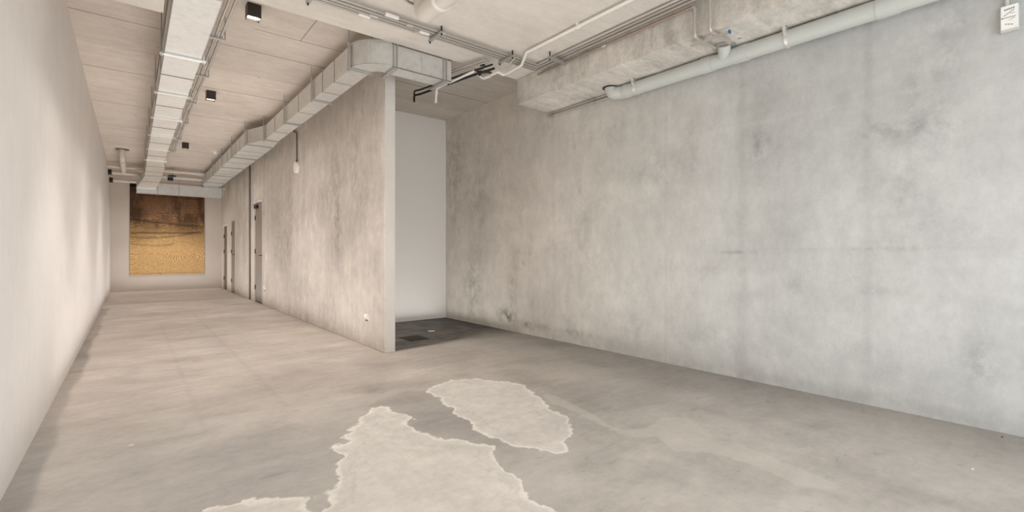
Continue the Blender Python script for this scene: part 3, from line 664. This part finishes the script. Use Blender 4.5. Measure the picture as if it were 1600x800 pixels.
# ------------------------------------------------------------------ lamps
LY = (4.78, 7.70, 11.64, 16.15)
for i, y in enumerate(LY[:3]):
    e = thing('ceiling_downlight', ['square bronze downlight glowing bright, nearest on the corridor ceiling', 'square bronze downlight halfway down the corridor ceiling', 'square bronze downlight farthest down the corridor ceiling'][i], 'light', (.857, y, 3.20), 'corridor downlights')
    bm = bmesh.new(); w = .055; t = .004
    box(bm, .857-w, .857+w, y-w, y+w, ZC-.03, ZC)
    for sx in (-1, 1):
        box(bm, .857+sx*(w-t/2)-t/2, .857+sx*(w-t/2)+t/2, y-w, y+w, 3.20, ZC-.03)
        box(bm, .857-w+t, .857+w-t, y+sx*(w-t/2)-t/2, y+sx*(w-t/2)+t/2, 3.20, ZC-.03)
    build('housing', bm, 'darkbox', e)
    build('lamp_lens', B(.857-w+.008, .857+w-.008, y-w+.008, y+w-.008, 3.222, 3.228), 'lens', e)
def spot(x, y, z, power, ang=165, blend=.9, col=(1, .955, .925), size=.07, name='lamp'):
    l = bpy.data.lights.new(name, 'SPOT'); l.energy = power; l.spot_size = math.radians(ang); l.spot_blend = blend
    l.color = col; l.shadow_soft_size = size; o = bpy.data.objects.new(name, l); C.objects.link(o); o.location = (x, y, z); return o
PW = .80
for i, y in enumerate(LY):
    spot(.857, y, 3.19 if i < 3 else 2.84, (75, 60, 60, 36)[i]*PW, 160, .75)
    spot(.857, y, 3.185 if i < 3 else 2.83, (150, 140, 140, 95)[i]*PW, 90, .5)
def soft(x, y, z, sx, sy, power, col, name):
    l = bpy.data.lights.new(name, 'AREA'); l.shape = 'RECTANGLE'; l.size = sx; l.size_y = sy; l.energy = power; l.color = col
    o = bpy.data.objects.new(name, l); C.objects.link(o); o.location = (x, y, z); o.rotation_euler = (PI, 0, 0); return o
soft(.86, 10.8, .05, 2.2, 12, 100, (1, .975, .96), 'floor_bounce')  # added up-facing area light standing in for corridor floor bounce
soft(1.9, 1.6, .05, 4.0, 5.4, 52, (1, .985, .99), 'floor_bounce')  # same kind of added upward fill below the front slab
spot(1.5, .9, 3.10, 115, 165, .8, (1, .975, .96), .25, 'front_lamp')  # unseen fill lamp added to brighten the front floor and alcove wall
soft(3.2, 5.9, .05, 1.6, 1.8, 9.5, (1, .98, .96), 'floor_bounce')  # added upward fill that lifts the alcove walls and ceiling
# small fittings
e = thing('smoke_detector', 'round white smoke detector on the far corridor ceiling', 'detector', (1.45, 12.2, 3.28))
bm = bmesh.new(); cyl(bm, (1.45,12.2,3.285), (1.45,12.2,ZC), .055, 28, .062); build('detector_base', bm, 'plastic', e, True)
bm = bmesh.new(); cyl(bm, (1.45,12.2,3.262), (1.45,12.2,3.285), .03, 24, .045); build('sensor_head', bm, 'plastic', e, True)
e = thing('wall_sounder', 'round white fitting hanging by thin conduit high on the partition wall', 'fitting', (2.15, 8.37, 2.5))
bm = bmesh.new(); cyl(bm, (2.16, 8.37, 2.51), (2.115, 8.37, 2.51), .095, 32, .088); build('fitting_body', bm, 'plastic', e, True)
bm = bmesh.new(); tube(bm, [(2.145, 8.37, 2.60), (2.145, 8.37, 3.09), (2.145, 8.56, 3.14), (2.145, 8.56, 3.30)], .010, 10, .03); build('conduit', bm, 'groove', e, True)
bm = bmesh.new(); cyl(bm, (2.145, 8.37, 2.60), (2.145, 8.37, 2.64), .016, 12); build('gland', bm, 'groove', e, True)
def outlet(y, z, label, w=.075, h=.075, dbl=True, cat='outlet', nm='power_outlet', x=XP):
    e = thing(nm, label, cat, (x, y, z-h/2))
    build('face_plate', B(x-.010, x, y-w/2, y+w/2, z-h/2, z+h/2, bev=.003), 'plastic', e)
    if dbl:
        build('cover_flap', B(x-.034, x-.010, y-w/2+.006, y+w/2-.006, z-.002, z+h/2-.004, bev=.004), 'plastic', e)
        build('socket_hole', B(x-.026, x-.010, y-w/2+.010, y+w/2-.010, z-h/2+.004, z-h/2+.016), 'groove', e)
    else:
        build('rocker', B(x-.014, x-.010, y-w/4, y+w/4, z-h/4, z+h/4, bev=.002), 'plastic', e)
outlet(5.37, .335, 'white power outlet low on the partition near its end', .08, .085)
outlet(10.78, .35, 'white power outlet low beside the tall taupe door', .09, .10)
outlet(10.66, 1.02, 'white light switch at handle height beside the tall door', .07, .15, False, 'switch', 'light_switch')
outlet(15.35, 1.02, 'white light switch between the two far doors', .09, .12, False, 'switch', 'light_switch', XP+.012)
# alcove floor
e = thing('floor_hatch', 'dark square hatch in the alcove floor', 'hatch', (2.81, 5.48, 0))
build('hatch_plate', B(2.69, 2.94, 5.34, 5.63, 0, .006), 'hatch', e)
build('hatch_rim', B(2.675, 2.955, 5.325, 5.645, 0, .003), 'darkbox', e)
e = thing('drain_cover', 'round white drain cover on the dark alcove floor', 'drain cover', (3.24, 5.80, 0))
bm = bmesh.new(); cyl(bm, (3.24,5.80,0), (3.24,5.80,.006), .055, 28); build('cover_disc', bm, 'plastic', e, True)
bm = bmesh.new(); ring(bm, (3.24,5.80,.003), (0,0,1), .055, .075, .005, 28); build('cover_rim', bm, 'groove', e, True)
def chip(x, y, s, mat, label):
    bm = bmesh.new(); bmesh.ops.create_icosphere(bm, subdivisions=1, radius=s)
    for v in bm.verts: v.co = Vector((v.co.x*random.uniform(.8,1.3), v.co.y*random.uniform(.5,.8), max(v.co.z*.3, -s*.1))) + Vector((x, y, s*.1))
    tag(build('debris_chip', bm, mat, None), label, 'debris')
chip(3.322, .398, .010, 'plastic', 'tiny white chip lying on the floor at the right foreground')
chip(4.033, .357, .010, 'black', 'tiny dark crumb on the floor against the right wall')
chip(0.0, 3.453, .012, 'plastic', 'tiny white chip lying on the floor at left foreground')
# emergency control box on the right wall
e = thing('break_glass_box', 'white control box with printed instruction label high on the right wall', 'control box', (4.1, .33, 2.43))
build('box_body', B(XR-.032, XR, .293, .372, 2.428, 2.582, bev=.004), 'pvc_grey', e)
lb = build('label', B(XR-.0345, XR-.032, .297, .368, 2.440, 2.580), 'paper', e)
bm = bmesh.new(); xx = XR-.0352
def stroke(y0, z0, y1, z1, w):
    a = Vector((xx, y0, z0)); b = Vector((xx, y1, z1)); d = (b-a).normalized(); n = Vector((0, -d.z, d.y))*w/2
    bm.faces.new([bm.verts.new(p) for p in (a+n, b+n, b-n, a-n)])
stroke(.366-.004, 2.508, .306, 2.508, .003); stroke(.357, 2.520, .312, 2.550, .003)
for k in range(5): stroke(.354-.009*k, 2.556+.001*k, .348-.009*k, 2.556+.001*k, .008)
for k in range(3): stroke(.350-.012*k, 2.470-.004*k, .342-.012*k, 2.470-.004*k, .005)
stroke(.33, 2.53, .31, 2.53, .002); stroke(.335, 2.49, .31, 2.50, .002)
v0 = [bm.verts.new((xx, .363+.004*math.cos(k*PI/5), 2.508+.004*math.sin(k*PI/5))) for k in range(10)]; bm.faces.new(v0)
build('printing', bm, 'ink', lb)
bm = bmesh.new(); tube(bm, [(XR-.014, .345, 2.58), (XR-.014, .345, 2.72)], .010, 12); build('conduit', bm, 'pvc_grey', e, True)

# ------------------------------------------------------------------ light from outside
w = bpy.data.worlds.new('World'); bpy.context.scene.world = w; w.use_nodes = True
bg = w.node_tree.nodes['Background']; bg.inputs[0].default_value = (.90, .95, 1, 1); bg.inputs[1].default_value = 4.2
pl = bpy.data.lights.new('shopfront_portal', 'AREA'); pl.shape = 'RECTANGLE'; pl.size = XR-XL; pl.size_y = ZS
pl.cycles.is_portal = True; po = bpy.data.objects.new('shopfront_portal', pl); C.objects.link(po)
po.location = ((XL+XR)/2, YF-.06, ZS/2); po.rotation_euler = (PI/2, 0, 0)

# ------------------------------------------------------------------ camera
cam = bpy.data.cameras.new('camera'); co = bpy.data.objects.new('camera', cam); C.objects.link(co)
cam.sensor_width = 36; cam.lens = 738/1600*36; cam.shift_y = -6/1600; cam.clip_start = .02
co.location = (0, 0, 1.1); co.rotation_euler = (PI/2, 0, -math.atan2(595, 738))
sc = bpy.context.scene; sc.camera = co
sc.view_settings.view_transform = 'Standard'; sc.view_settings.look = 'None'; sc.view_settings.exposure = 0
sc.cycles.use_denoising = True; sc.cycles.max_bounces = 12; sc.cycles.diffuse_bounces = 8
sc.cycles.sample_clamp_indirect = 6
